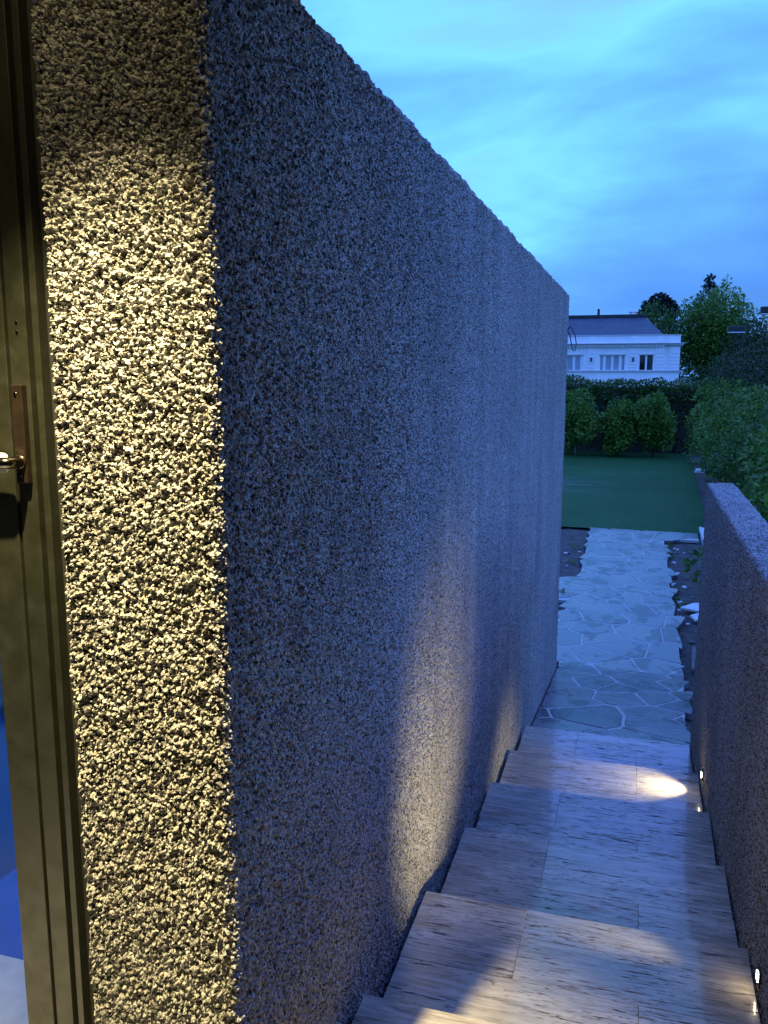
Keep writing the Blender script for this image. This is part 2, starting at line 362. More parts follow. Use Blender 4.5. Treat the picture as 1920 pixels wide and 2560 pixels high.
# ---- crazy paving
bnd_r = lambda y: (1.34 if y > 18.3 else .64) if y > 10 else .50 + .045*(y-6.5)
def bnd_l(y):
    if y > 14.2: return -.86 - .014*(y-14.2)
    if y > 12.75: return -1.9
    if y > 11.6: return -.93
    if y > 9.75: return -1.9
    return -.772
pr = random.Random(21)
seeds = []
y = 6.2
while y < 19.6:
    x = -2.1 + pr.uniform(0, .3)
    while x < 1.6:
        seeds.append((x+pr.uniform(-.20, .20), y+pr.uniform(-.24, .24))); x += pr.choice((.36, .5, .62))
    y += .43
seeds = [q for q in seeds if pr.random() > .22]
def clip(poly, nx, ny, d):                  # keep nx*x+ny*y <= d
    out = []
    for (ax, ay), (bx, by) in zip(poly, poly[1:]+poly[:1]):
        da = nx*ax+ny*ay-d; db = nx*bx+ny*by-d
        if da <= 0: out.append((ax, ay))
        if (da < 0) != (db < 0) and abs(da-db) > 1e-9:
            t = da/(da-db); out.append((ax+t*(bx-ax), ay+t*(by-ay)))
    return out
bedx = []; stones = []
for sx, sy in seeds:
    poly = [(sx-1, sy-1), (sx+1, sy-1), (sx+1, sy+1), (sx-1, sy+1)]
    for qx, qy in seeds:
        if (qx, qy) == (sx, sy) or abs(qx-sx) > 1.4 or abs(qy-sy) > 1.4: continue
        dx, dy = qx-sx, qy-sy; L = math.hypot(dx, dy)
        poly = clip(poly, dx/L, dy/L, (dx*(sx+qx)/2+dy*(sy+qy)/2)/L - pr.uniform(.003, .010))
        if len(poly) < 3: break
    if len(poly) < 3: continue
    a = pr.uniform(-.35, .35); lim = bnd_r(sy) + pr.uniform(-.03, .09) if sy > 6.9 else .50
    poly = clip(poly, math.cos(a), math.sin(a), lim*math.cos(a)+sy*math.sin(a))
    ll = bnd_l(sy)
    a = pr.uniform(-.3, .3) if ll < -.8 else 0
    poly = clip(poly, -math.cos(a), math.sin(a), -(ll + (pr.uniform(-.05, .03) if ll < -.8 else 0))*math.cos(a)+sy*math.sin(a)) if len(poly) >= 3 else poly
    # never under the tall wall, its end or past the lawn edge
    if len(poly) >= 3 and sy < 9.7: poly = clip(poly, -1, 0, .772)
    if len(poly) >= 3: poly = clip(poly, .028, 1, 19.09)
    if len(poly) >= 3: poly = clip(poly, 0, -1, -6.47)
    if len(poly) < 3: continue
    ar = abs(sum(p[0]*q[1]-q[0]*p[1] for p, q in zip(poly, poly[1:]+poly[:1])))/2
    if ar < .012: continue
    stones.append(poly)
mo = MB()
path = None
yy = 6.47
ysb = list(np.arange(6.47, 18.9, .25)) + [19.02]
for y0, y1 in zip(ysb, ysb[1:]):
    ym = (y0+y1)/2; l = bnd_l(ym)+.03; r = bnd_r(ym)-.02
    if ym < 9.9: l = max(l, -.772)
    vs_ = [(l, y0, float(path_z(y0))-.003), (r, y0, float(path_z(y0))-.003), (r, y1, float(path_z(y1))-.003), (l, y1, float(path_z(y1))-.003)]
    mo.poly(vs_, 'z', (0, 0, -.05))
path = tag(mo.build('paved_path', M['mortar']), kind='structure')
for poly in stones:
    # knock the corners off and roughen the outline
    pts = []
    n = len(poly); cxp = sum(p[0] for p in poly)/n; cyp = sum(p[1] for p in poly)/n
    for k in range(n):
        p, q = poly[k], poly[(k+1) % n]; L = math.hypot(q[0]-p[0], q[1]-p[1])
        pts.append((p[0]+(cxp-p[0])*.03, p[1]+(cyp-p[1])*.03))
        if L > .16:
            tt = pr.uniform(.35, .65); k2 = pr.uniform(0, .035)
            mx, my = p[0]+(q[0]-p[0])*tt, p[1]+(q[1]-p[1])*tt
            pts.append((mx+(cxp-mx)*k2, my+(cyp-my)*k2))
    bm = bmesh.new(); dz = pr.uniform(-.0005, .0018); tx, ty = pr.uniform(-.004, .004), pr.uniform(-.004, .004)
    zf = lambda x, y_: float(path_z(y_)) + dz + tx*(x-cxp) + ty*(y_-cyp)
    low = [bm.verts.new((x, y_, zf(x, y_)-.06)) for x, y_ in pts]
    rim = [bm.verts.new((x, y_, zf(x, y_)-.0035)) for x, y_ in pts]
    top = [bm.verts.new((x+(cxp-x)*.025, y_+(cyp-y_)*.025, zf(x, y_))) for x, y_ in pts]
    m_ = len(pts)
    for A, B in ((low, rim), (rim, top)):
        for k in range(m_): bm.faces.new((A[k], A[(k+1) % m_], B[(k+1) % m_], B[k]))
    cv = bm.verts.new((cxp, cyp, zf(cxp, cyp)))
    for k in range(m_): bm.faces.new((top[k], top[(k+1) % m_], cv))
    bmesh.ops.recalc_face_normals(bm, faces=bm.faces)
    me = bpy.data.meshes.new('flagstone'); bm.to_mesh(me); bm.free(); link('flagstone', me, M['flag'], path)

# ---- tall roughcast wall: end face, long side, rounded arrises, top
XW, YE, YF, XL, ZT = -.79, 1.48, 9.6, -1.152, .83
def tall_wall():
    rc = .016; us = []; ps = []; ns = []
    def add(p, n, u): ps.append(p); ns.append(n); us.append(u)
    u = 0.0
    for k in range(4): add((XL, YE+.09-.025*k, 0), (-1, 0), u); u += .025         # return into the door reveal
    x = XL+.003
    while x < XW-rc: add((x, YE), (0, -1), u); x += .0020; u += .0020
    for k in range(13):
        a = -math.pi/2 + k*math.pi/24
        add((XW-rc+rc*math.cos(a), YE+rc+rc*math.sin(a)), (math.cos(a), math.sin(a)), u); u += (rc+.010)*math.pi/24
    y = YE+rc
    while y < YF-rc:
        d = .0029*(y/1.5)**1.6; y += d; u += d; add((XW, min(y, YF-rc)), (1, 0), u)
    for k in range(1, 7):
        a = k*math.pi/12; add((XW-rc+rc*math.cos(a), YF-rc+rc*math.sin(a)), (math.cos(a), math.sin(a)), u); u += .005
    for k in range(1, 6): add((XW-rc-.05*k, YF), (0, 1), u); u += .05
    P = np.array([p[:2] for p in ps]); Nn = np.array(ns, float); U = np.array(us)
    zs = np.concatenate([np.arange(-3.6, -2.5, .011), np.arange(-2.5, -1.55, .0065), np.arange(-1.55, ZT-.015, .0026)])
    v = zs.copy(); ins = np.zeros_like(zs); nz = np.zeros_like(zs)
    for k in range(1, 9):
        a = k*math.pi/16; zs = np.append(zs, ZT-.015+.015*math.sin(a)); ins = np.append(ins, .015-.015*math.cos(a)); nz = np.append(nz, math.sin(a)); v = np.append(v, v[-1]+.003)
    for k in range(1, 14): zs = np.append(zs, ZT); ins = np.append(ins, .015+.012*k); nz = np.append(nz, 1.); v = np.append(v, v[-1]+.012)
    UU, VV = np.meshgrid(U, v, indexing='ij')
    wside = np.clip((P[:, 1]-(YE-.004))/.035, 0, 1)[:, None]*(U > .15)[:, None]
    h = roughcast(UU, VV, 1.0)*(1-wside) + (pitted(UU, VV, 3, np.gradient(U))+.002)*wside
    h = h + .013*pebbles(UU, VV*0+UU*.37+np.clip(VV-ZT, 0, 1), .026, 91, keep=.6)*np.clip((VV-ZT+.05)/.05, 0, 1)
    V3 = np.empty(UU.shape+(3,), np.float32)
    nh = np.sqrt(1-nz**2)
    for c in (0, 1): V3[..., c] = P[:, c][:, None] - Nn[:, c][:, None]*ins[None] + Nn[:, c][:, None]*nh[None]*h
    V3[..., 2] = zs[None] + nz[None]*h
    root = empty('tall_roughcast_wall', (XW-.18, YE, G), 'tall thick rough pebble-dashed wall whose narrow end is lit by warm light beside the door', 'wall')
    o = link('roughcast_coat', npmesh('roughcast_coat', V3.reshape(-1, 3), gridfaces(*UU.shape)), M['rough'], root)
    MB().box(XL+.012, XW-.012, YE+.012, YF-.012, -3.6, ZT-.008).build('wall_core', M['concrete'], root)
    return root
tall_wall()

# ---- low roughcast wall on the right
XR, YR, ZR, TR = .505, 6.545, -.797, .187
def low_wall():
    ys = []; y = 1.2
    while y < YR: ys.append(y); y += .0042*(y/1.8)**1.3
    ys = np.array(ys); ends = np.zeros(len(ys))
    prof = [(XR, z, -1, 0) for z in np.concatenate([np.arange(-3.15, -2.4, .012), np.arange(-2.4, ZR-.015, .0056)])]
    for k in range(1, 8):
        a = k*math.pi/16; prof.append((XR+.015-.015*math.cos(a), ZR-.015+.015*math.sin(a), -math.cos(a), math.sin(a)))
    for x in np.arange(XR+.016, XR+TR-.015, .0045): prof.append((x, ZR, 0, 1))
    for k in range(1, 9):
        a = k*math.pi/16; prof.append((XR+TR-.015+.015*math.sin(a), ZR-.015+.015*math.cos(a), math.sin(a), math.cos(a)))
    for z in np.arange(ZR-.02, ZR-.5, -.02): prof.append((XR+TR, z, 1, 0))
    P = np.array(prof); v = np.concatenate([[0], np.cumsum(np.hypot(np.diff(P[:, 0]), np.diff(P[:, 1])))])
    # far end: pull rows inwards round the corner
    extra = [(YR, .0), (YR+.006, .004), (YR+.010, .012), (YR+.011, .05)]
    Ya = np.concatenate([ys, [e[0] for e in extra]]); ins = np.concatenate([ends, [e[1] for e in extra]])
    UU, VV = np.meshgrid(Ya+40, v, indexing='ij'); h = pitted(UU, VV, 9, np.gradient(Ya))*1.1
    V3 = np.empty(UU.shape+(3,), np.float32); fl = (h - ins[:, None])
    V3[..., 0] = P[:, 0][None] + P[:, 2][None]*fl; V3[..., 2] = P[:, 1][None] + P[:, 3][None]*fl; V3[..., 1] = Ya[:, None] + .006*(fbm(UU*0+7, VV*60, 31)-.5)*(ins[:, None] > 0)
    root = empty('low_roughcast_wall', (XR+TR/2, 3.5, -3.0), 'low rough pebble-dashed wall with a flat top, running down beside the steps next to shrubs', 'wall')
    link('roughcast_coat', npmesh('roughcast_coat', V3.reshape(-1, 3), gridfaces(*UU.shape)), M['rough'], root)
    MB().box(XR+.012, XR+TR-.012, -.6, YR+.006, -3.6, ZR-.012).build('wall_core', M['concrete'], root)
low_wall()

# ---- stairs
NY = [6.47 - .834*k for k in range(8)]; NZ = [-2.812 + .1665*k for k in range(8)]
SX0, SX1 = -.7575, .49
def stairs():
    root = empty('stone_staircase', (-.13, 6.4, -2.99), 'broad travertine steps with glossy treads descending between two roughcast walls', 'stairs')
    c = MB()
    for k in range(8): c.box(SX0+.012, SX1-.004, (NY[k]-.834 if k < 7 else -2.0), NY[k]-.035, -3.5, NZ[k]-.035)
    c.build('stair_core', M['concrete'], root)
    r = random.Random(5)
    for k in range(8):
        MB().box(SX0+.006, SX1-.003, NY[k]-.0345, NY[k]-.016, NZ[k]-.1665+.001 if k else -2.995, NZ[k]-.0355).build('riser', M['trav'], root)
        yb = NY[k+1]-.036 if k < 7 else -2.0
        ym = NY[k]-.417
        for row, (ya, yc) in enumerate(((ym+.0004, NY[k]), (yb, ym-.0004))):
            js = [-.34, None] if (row == 0) == (k % 2 == 0) else [.10, None]
            if k == 4 and row == 0: js = [-.34, None]
            if k == 4 and row == 1: js = [.095, None]
            if k == 3 and row == 0: js = [-.33, None]
            if k == 3 and row == 1: js = [.10, None]
            xsn = [SX0] + [j for j in js if j is not None] + [SX1]
            for a, b_ in zip(xsn, xsn[1:]):
                dz = r.uniform(-.0006, .0006)
                MB().box(a+.0004+(r.uniform(-.004, .004) if a == SX0 else 0), b_-.0004+(r.uniform(-.004, .002) if b_ == SX1 else 0), ya, yc+(r.uniform(-.002, .002) if row == 0 else 0), NZ[k]-.0345+dz, NZ[k]+dz, .0011).build('tread_slab', M['trav'], root)
stairs()

# ---- door on the left, in line with the wall end
def door():
    root = empty('glazed_door', (-1.27, 1.55, -1.66), 'olive green painted steel door with lever handle beside the lit wall end', 'door')
    z0, z1 = -1.66, 1.5; yf = 1.50
    MB().box(-1.205, -1.150, yf+.030, yf+.075, z0, z1).build('jamb', M['seal'], root)
    MB().box(-1.219, -1.203, yf+.002, yf+.030, z0, z1, .001).build('frame_bead', M['green'], root)
    MB().box(-1.233, -1.219, yf+.024, yf+.05, z0, z1).build('gasket', M['seal'], root)
    MB().box(-1.2795, -1.2325, yf, yf+.045, z0, z1, .0015).build('lock_stile', M['green'], root)
    MB().box(-1.285, -1.2795, yf+.012, yf+.045, z0, z1).build('gasket', M['seal'], root)
    MB().box(-1.362, -1.285, yf-.004, yf+.038, z0, z1, .002).build('outer_stile', M['green'], root)
    MB().box(-1.374, -1.362, yf+.010, yf+.03, z0, z1, .001).build('glazing_bead', M['seal'], root)
    gm, gt, gb = mat('pane_glass', (.9, .95, 1), .02); gb.inputs['Transmission Weight'].default_value = 1; gb.inputs['IOR'].default_value = 1.1
    MB().box(-2.2, -1.3745, yf+.016, yf+.022, z0+.02, z1).build('glass_pane', gm, root)
    for zs_ in (.085, .105): MB().tube([(-1.256, yf+.001, zs_), (-1.256, yf-.0025, zs_)], [.0035, .0025], 10).build('screw', M['steel'], root)
    h = MB().box(-1.270, -1.2415, yf-.017, yf+.0005, -.234, -.024, .003).build('handle_plate', M['bronze'], root)
    zl = -.187
    MB().tube([(-1.256, yf-.012, zl), (-1.256, yf-.04, zl), (-1.258, yf-.050, zl), (-1.267, yf-.056, zl+.001), (-1.30, yf-.058, zl), (-1.36, yf-.058, zl-.002), (-1.40, yf-.056, zl-.003)], [.013, .0125, .0122, .0118, .0105, .0098, .0095], 16).build('lever', M['steel'], h, True)
    MB().tube([(-1.256, yf-.016, zl), (-1.256, yf-.022, zl)], .0145, 20).build('rose', M['bronze'], h, True)
    for zz_ in (-.044, -.216): MB().tube([(-1.257, yf-.0165, zz_), (-1.257, yf-.0195, zz_)], [.0045, .0032], 12).build('screw', M['steel'], h)
    MB().poly([(-1.34, yf-.046, zl-.022), (-1.272, yf-.046, zl-.021), (-1.266, yf-.046, zl-.014), (-1.268, yf-.046, zl+.016), (-1.275, yf-.046, zl+.020), (-1.34, yf-.046, zl+.024)], 'y', (0, .006, 0)).build('plastic_sleeve', M['white'], h)
door()
# threshold, terrace edge and pool glimpsed through the glass
tag(MB().box(-2.6, -1.152, 1.42, 1.78, -1.74, -1.662, .004).build('door_sill', M['stone']), 'pale stone sill under the green steel door, spotted with dirt', 'sill')
def pool():
    root = empty('garden_pool', (-2.6, 4, -2.4), 'deep blue pool basin with a lighter blue ledge, seen behind the glass door', 'pool')
    MB().box(-6.2, -1.22, 8.0, 8.2, -3.2, 1.2).build('pool_back_wall', M['blue'], root)
    MB().box(-6.2, -1.22, 1.80, 8.0, -3.3, -3.2).build('pool_floor', M['blue'], root)
    MB().poly([(-3.4, 3.0, -3.19), (-2.2, 3.0, -3.19), (-1.9, 4.4, -3.19), (-3.2, 5.2, -3.19)], 'z', (0, 0, .35)).build('ledge', M['bluel'], root)
pool()
# porch roof over the camera, carrying the downlight (both above the frame); stretched forward to shade the near wall
tag(MB().box(-3.2, 1.0, -2.6, 2.15, 1.62, 1.80).build('unseen_porch_ceiling', M['soffit']), kind='structure')
tag(MB().box(-3.2, 1.0, -2.8, -2.6, -1.75, 1.80).build('sky_block_back', M['soffit']), kind='structure')  # unseen, added behind the camera to keep sky light off the wall end
tag(MB().box(-3.4, -3.2, -2.8, 1.44, -1.75, 1.80).build('sky_block_left', M['soffit']), kind='structure')  # unseen, added to close the left side against sky light
tag(MB().box(1.0, 1.2, -2.8, 1.75, -1.75, 1.80).build('sky_block_right', M['soffit']), kind='structure')  # unseen blocker, lengthened to darken the near part of the tall wall
tag(MB().box(-3.2, SX0-.02, -2.6, 1.41, -1.80, -1.665).build('porch_floor', M['stone']), kind='structure')
def spot(name, loc, target, power, size_deg, blend, col, radius, parent):
    l = bpy.data.lights.new(name, 'SPOT'); l.energy = power; l.spot_size = math.radians(size_deg); l.spot_blend = blend; l.color = col; l.shadow_soft_size = radius
    o = bpy.data.objects.new(name, l); C.objects.link(o); d = Vector(target)-Vector(loc)
    o.rotation_euler = d.to_track_quat('-Z', 'Y').to_euler(); o.parent = parent; o.location = Vector(loc)-parent.location
    return o
WARM = (1.0, .82, .40); STEPW = (1.0, .84, .46)
LX, LY, LZ = -.96, .80, 1.42
dl = empty('porch_downlight', (LX, LY, 1.62), 'small black cylinder downlight fixed under the porch ceiling by the door', 'lamp')
MB().tube([(LX, LY, 1.62), (LX, LY, 1.50), (LX-.01, LY+.03, 1.43)], .045, 20).build('lamp_body', M['black'], dl)
spot('downlight_beam', (LX-.012, LY+.04, LZ-.005), (-1.0, 1.24, -1.0), 1150, 48, .6, WARM, .022, dl).scale = (1.12, 1, 1)
spot('downlight_spill', (LX-.012, LY+.04, LZ-.006), (-1.0, 1.48, -.4), 26, 110, .9, WARM, .03, dl)
def step_light(y, z, target, power, size, blend, label):
    r = empty('step_light', (XR, y, z), label, 'lamp', 'step lights in the low wall')
    MB().box(XR-.014, XR+.02, y-.03, y+.03, z-.03, z+.03, .003).build('lamp_body', M['black'], r)
    MB().box(XR-.0165, XR-.0135, y-.013, y+.013, z-.018, z+.012, .001).build('lens', M['lampglow'], r)
    spot('step_beam', (XR-.022, y, z), target, power, size, blend, STEPW, .012, r)
    return r
step_light(2.90, -2.08, (-.79, 3.36, -1.64), 125, 66, 1.0, 'small warm recessed step light near the upper end of the low wall')
step_light(5.37, -2.52, (.14, 5.40, -2.65), 44, 84, 1.0, 'small warm recessed step light near the foot of the steps')
# cable loop sticking out of the end of the tall wall
cb = MB().tube([(-.80, 9.52, .44), (-.755, 9.5, .50), (-.735, 9.5, .47), (-.70, 9.5, .40), (-.685, 9.5, .31), (-.695, 9.5, .24), (-.715, 9.5, .235), (-.735, 9.5, .30), (-.755, 9.5, .40), (-.80, 9.52, .48)], .006, 6)
tag(cb.build('cable_loop', M['cable'], smooth=True), 'thin black cable loop poking out of the far end of the tall wall', 'cable')

# ================================================================== FOLIAGE
def leaves(name, clumps, n, size, m, parent=None, fill=.35, droop=.2, seed=1, smin=.4):
    """clumps: rows (x, y, z, rx, ry, rz); leaf-sized rhombic folded faces near each clump's surface"""
    r = np.random.default_rng(seed); cl_ = np.array(clumps, float)
    w = (cl_[:, 3]*cl_[:, 4]+cl_[:, 3]*cl_[:, 5]+cl_[:, 4]*cl_[:, 5]); idx = r.choice(len(cl_), n, p=w/w.sum())
    d = r.normal(size=(n, 3)); d /= np.linalg.norm(d, axis=1)[:, None]
    rad = np.where(r.random(n) < fill, r.random(n)**.6, .85+.22*r.random(n))
    c = cl_[idx]; P = c[:, :3] + d*c[:, 3:6]*rad[:, None]
    ax = d*.8 + r.normal(size=(n, 3))*.6; ax[:, 2] += .25-droop; ax /= np.linalg.norm(ax, axis=1)[:, None]
    nr = d*.5 + r.normal(size=(n, 3))*.5; nr[:, 2] += .6
    s = np.cross(ax, nr); s /= np.linalg.norm(s, axis=1)[:, None]+1e-9; up = np.cross(s, ax)
    L = size*(smin+(1.4-smin)*r.random(n))[:, None]; W = L*(.24+.14*r.random(n))[:, None]
    V = np.stack([P, P+ax*L*.5+s*W+up*W*.25, P+ax*L, P+ax*L*.5-s*W+up*W*.25], 1).reshape(-1, 3)
    i = np.arange(n)*4; F = np.concatenate([np.stack([i, i+1, i+2], 1), np.stack([i, i+2, i+3], 1)])
    me = npmesh(name, V, F, True)
    tone = np.clip(.5+.22*r.normal(size=n) + .12*np.sin(idx*2.4), 0, 1)
    a = me.attributes.new('tone', 'FLOAT', 'POINT'); a.data.foreach_set('value', np.repeat(tone, 4).astype(np.float32))
    return link(name, me, m, parent, True)
def crown(cx, cy, cz, rx, ry, rz, k, seed, frac=.42, jitter=.27):
    """an uneven crown: k clumps spread over an ellipsoid"""
    r = np.random.default_rng(seed); out = []
    for q in range(k):
        z = 1-2*(q+.5)/k; a = q*2.39996+r.uniform(-.3, .3); s = math.sqrt(1-z*z)
        f = .62*(1+r.uniform(-jitter, jitter)*1.9); sz = frac*(1+r.uniform(-.5, .55))
        out.append((cx+rx*f*s*math.cos(a), cy+ry*f*s*math.sin(a), cz+rz*f*z, rx*sz, ry*sz, rz*sz*.9))
    return out
def branches(mb, base, top, r0, k, spread, seed):
    r = random.Random(seed); base = Vector(base); top = Vector(top); mid = base.lerp(top, .5)+Vector((r.uniform(-.08, .08), r.uniform(-.08, .08), 0))
    mb.tube([base, mid, top], [r0, r0*.75, r0*.3], 8)
    for q in range(k):
        t = .35+.6*q/k; s = base.lerp(top, t); a = q*2.4+r.uniform(-.4, .4); L = spread*(1.1-t*.5)
        e = s+Vector((math.cos(a)*L, math.sin(a)*L, L*.7)); mb.tube([s, s.lerp(e, .5)+Vector((0, 0, -.05*L)), e], [r0*.4, r0*.28, r0*.1], 6)
    return mb
def shrub(name, x, y, h, rx, ry, n, leaf, m, label, group, seed, z0=G, bark='bark', stem=.25, cat='shrub', k=26, fill=.3):
    root = empty(name, (x, y, z0), label, cat, group)
    branches(MB(), (x, y, z0-.06), (x, y, z0+h*.8), .05*h/2.5, 7, rx*.5, seed).build('trunk', M[bark], root, True)
    hz = h*(1-stem)/2
    sr = random.Random(seed+500)
    shoots = [(x+rx*.75*math.cos(a_)*q_, y+ry*.75*math.sin(a_)*q_, z0+h*(.98-.28*q_*q_)+sr.uniform(-.02, .08)*h, rx*.07, ry*.07, h*sr.uniform(.03, .07)) for a_, q_ in ((sr.uniform(0, 6.28), sr.uniform(.1, 1)) for _ in range(14))]
    leaves('crown', shoots + crown(x, y, z0+h*stem+hz, rx, ry, hz, int(k*1.25), seed, frac=.32), int(n*1.5), leaf*.78, M[m], root, fill=fill, seed=seed)
    return root
# back row in front of the ivy wall
for i, (px, tx) in enumerate(((-2.5, 'first'), (-.75, 'second'), (.62, 'third'))):
    hh = (2.55, 2.3, 2.55)[i]; w = (1.02, .80, .84)[i]
    shrub('round_shrub', px, 36.4, hh, w, w, 4600, .16, 'leaf_a', f'bright green round shrub before the ivy wall, {tx} along from the tall wall', 'shrubs along the ivy wall', 40+i, bark='palebark' if i == 0 else 'bark', stem=.06)
# row along the right edge of the lawn
row = [(2.0, 9.8, 2.35, 1.0, 1.0, 8000, .11), (2.5, 12.0, 2.7, 1.2, 1.1, 8000, .115), (2.5, 14.6, 2.7, 1.15, 1.15, 7500, .12), (2.75, 17.4, 2.9, 1.25, 1.2, 7000, .125),
       (2.9, 20.2, 2.75, 1.35, 1.25, 6500, .13), (3.05, 23.2, 2.9, 1.4, 1.3, 6000, .135), (3.1, 26.5, 2.85, 1.35, 1.4, 5800, .14), (3.15, 30.0, 2.9, 1.35, 1.5, 5500, .15), (2.75, 33.8, 2.95, 1.25, 1.3, 5500, .155)]
ordw = ['first', 'second', 'third', 'fourth', 'fifth', 'sixth', 'seventh', 'eighth', 'ninth']
row = [(x-.12+dx, y, h, rx*1.14, ry*1.1, n, lf) for (x, y, h, rx, ry, n, lf), dx in zip(row, (.1, .35, .5, .85, .5, .35, .25, .2, .4))]
for i, (x, y, h, rx, ry, n, lf) in enumerate(row):
    shrub('leafy_shrub', x, y, h, rx, ry, n, lf, 'leaf_a' if i not in (1, 4) else 'leaf_b', f'leafy green shrub beside the lawn, {ordw[i]} counting away from the low wall', 'shrubs along the side of the lawn', 60+i, stem=.06, k=30)
# tall darker shrubs behind them
for i, (x, y, h, rx) in enumerate(((5.6, 24, 5.2, 1.8), (5.3, 29, 4.6, 1.9), (5.0, 35, 4.7, 2.0), (7.0, 33, 6.2, 2.1), (3.4, 40, 4.0, 1.7), (5.4, 43, 5.3, 2.3), (8.0, 42, 7.0, 2.5))):
    shrub('dark_tree', x, y, h, rx, rx, 6500, .15, 'leaf_b' if i in (0, 3) else 'leaf_c', f'dark bushy tree rising behind the lawn-side shrubs, {ordw[i]} counting away from the low wall', 'dark trees behind the shrubs', 90+i, stem=.05, cat='tree', k=34)
# big trees beyond
shrub('broad_tree', 7.4, 98, 12.4, 4.7, 4.2, 17000, .40, 'leaf_a', 'broad pale-topped tree right of the white house', None, 120, stem=.08, cat='tree', k=60)
shrub('broad_tree', 10.4, 92, 8.2, 3.2, 3.2, 7000, .36, 'leaf_c', 'lower dark tree beside the broad pale-topped tree', None, 126, stem=.05, cat='tree', k=40)
shrub('bushy_tree', 1.1, 96, 10.3, 3.1, 3.0, 9000, .36, 'leaf_b', 'rounded green tree standing behind the hip of the slate roof', None, 121, stem=.1, cat='tree', k=40)
def gum():
    root = empty('gum_tree', (1.0, 106, G), 'tall dark flat-crowned tree behind the white house', 'tree')
    branches(MB(), (1.4, 106, G), (1.6, 106, 7.4), .3, 8, 2.2, 5).build('trunk', M['bark'], root, True)
    cl_ = [(.2, 106, 8.0, 1.3, 1.2, .75), (1.7, 106, 8.6, 1.4, 1.2, .85), (3.2, 106, 8.1, 1.2, 1.1, .7), (-.9, 106, 7.2, .9, 1, .5), (4.1, 106, 7.3, 1.0, 1, .7), (3.6, 106, 6.2, 1.0, 1, .6), (2.2, 106, 7.4, 1.2, 1, .5), (.8, 106, 7.2, 1.0, 1, .45)]
    cl_ = [(1.7+(a-1.7)*.62, b_, c_-.3, d*.72, e, f*.85) for a, b_, c_, d, e, f in cl_]
    leaves('crown', cl_, 5500, .30, M['leaf_d'], root, fill=.4, seed=33)
gum()
def conifer():
    x0, y0, top = 7.45, 112, 11.6
    root = empty('conifer_tree', (x0, y0, G), 'thin dark conifer with a pointed top above the broad tree', 'tree')
    MB().tube([(x0, y0, G), (x0, y0, top)], [.35, .04], 8).build('trunk', M['bark'], root, True)
    cl_ = []; r = random.Random(9)
    for k in range(46):
        t = (k/46)**.85; z = top-.3-t*8.5; L = .3+t*6.4; a = k*2.4
        for f in (.45, .72, .95):
            if r.random() < .72: cl_.append((x0+math.cos(a)*L*f*.62, y0+math.sin(a)*L*f*.62, z-.25*f*L*.3+.2, .36, .36, .22))
    leaves('crown', cl_, 3800, .26, M['leaf_d'], root, fill=.6, seed=34)
conifer()
# ivy-covered boundary wall
def ivy():
    root = empty('ivy_wall', (0, 38.6, G), 'dark boundary wall overgrown with ivy along its top, behind the lawn', 'wall')
    MB().box(-14, 4.6, 38.5, 38.75, G-.15, -.62).build('wall', M['soffit'], root)
    r = random.Random(3); cl_ = []
    x = -6.5
    while x < 4.5:
        cl_.append((x, 38.45, -.50+r.uniform(-.14, .10)-.03*(x+2), .34, .32, .24)); x += .25
        if r.random() < .6: cl_.append((x, 38.35, -.95+r.uniform(-.25, .2), .3, .2, .32))
        if r.random() < .35: cl_.append((x, 38.38, -1.6+r.uniform(-.5, .4), .35, .15, .45))
    leaves('ivy', cl_, 14000, .12, M['leaf_b'], root, fill=.3, seed=35)
    cl2 = [(xx, 38.36, zz_, .5, .14, .5) for xx in np.arange(-6, 4.5, .6) for zz_ in (-1.3, -2.1, -2.9)]
    leaves('ivy_lower', cl2, 9000, .12, M['leaf_c'], root, fill=.4, seed=36)
ivy()
sc = MB().tube([(.3+.35*k, 37.9, -.86-.004*k+.05*math.sin(k*.9)*.3) for k in range(16)], .014, 6)
tag(sc.build('garden_cable', M['cable']), 'black cable strung along the ivy wall behind the shrubs', 'cable')

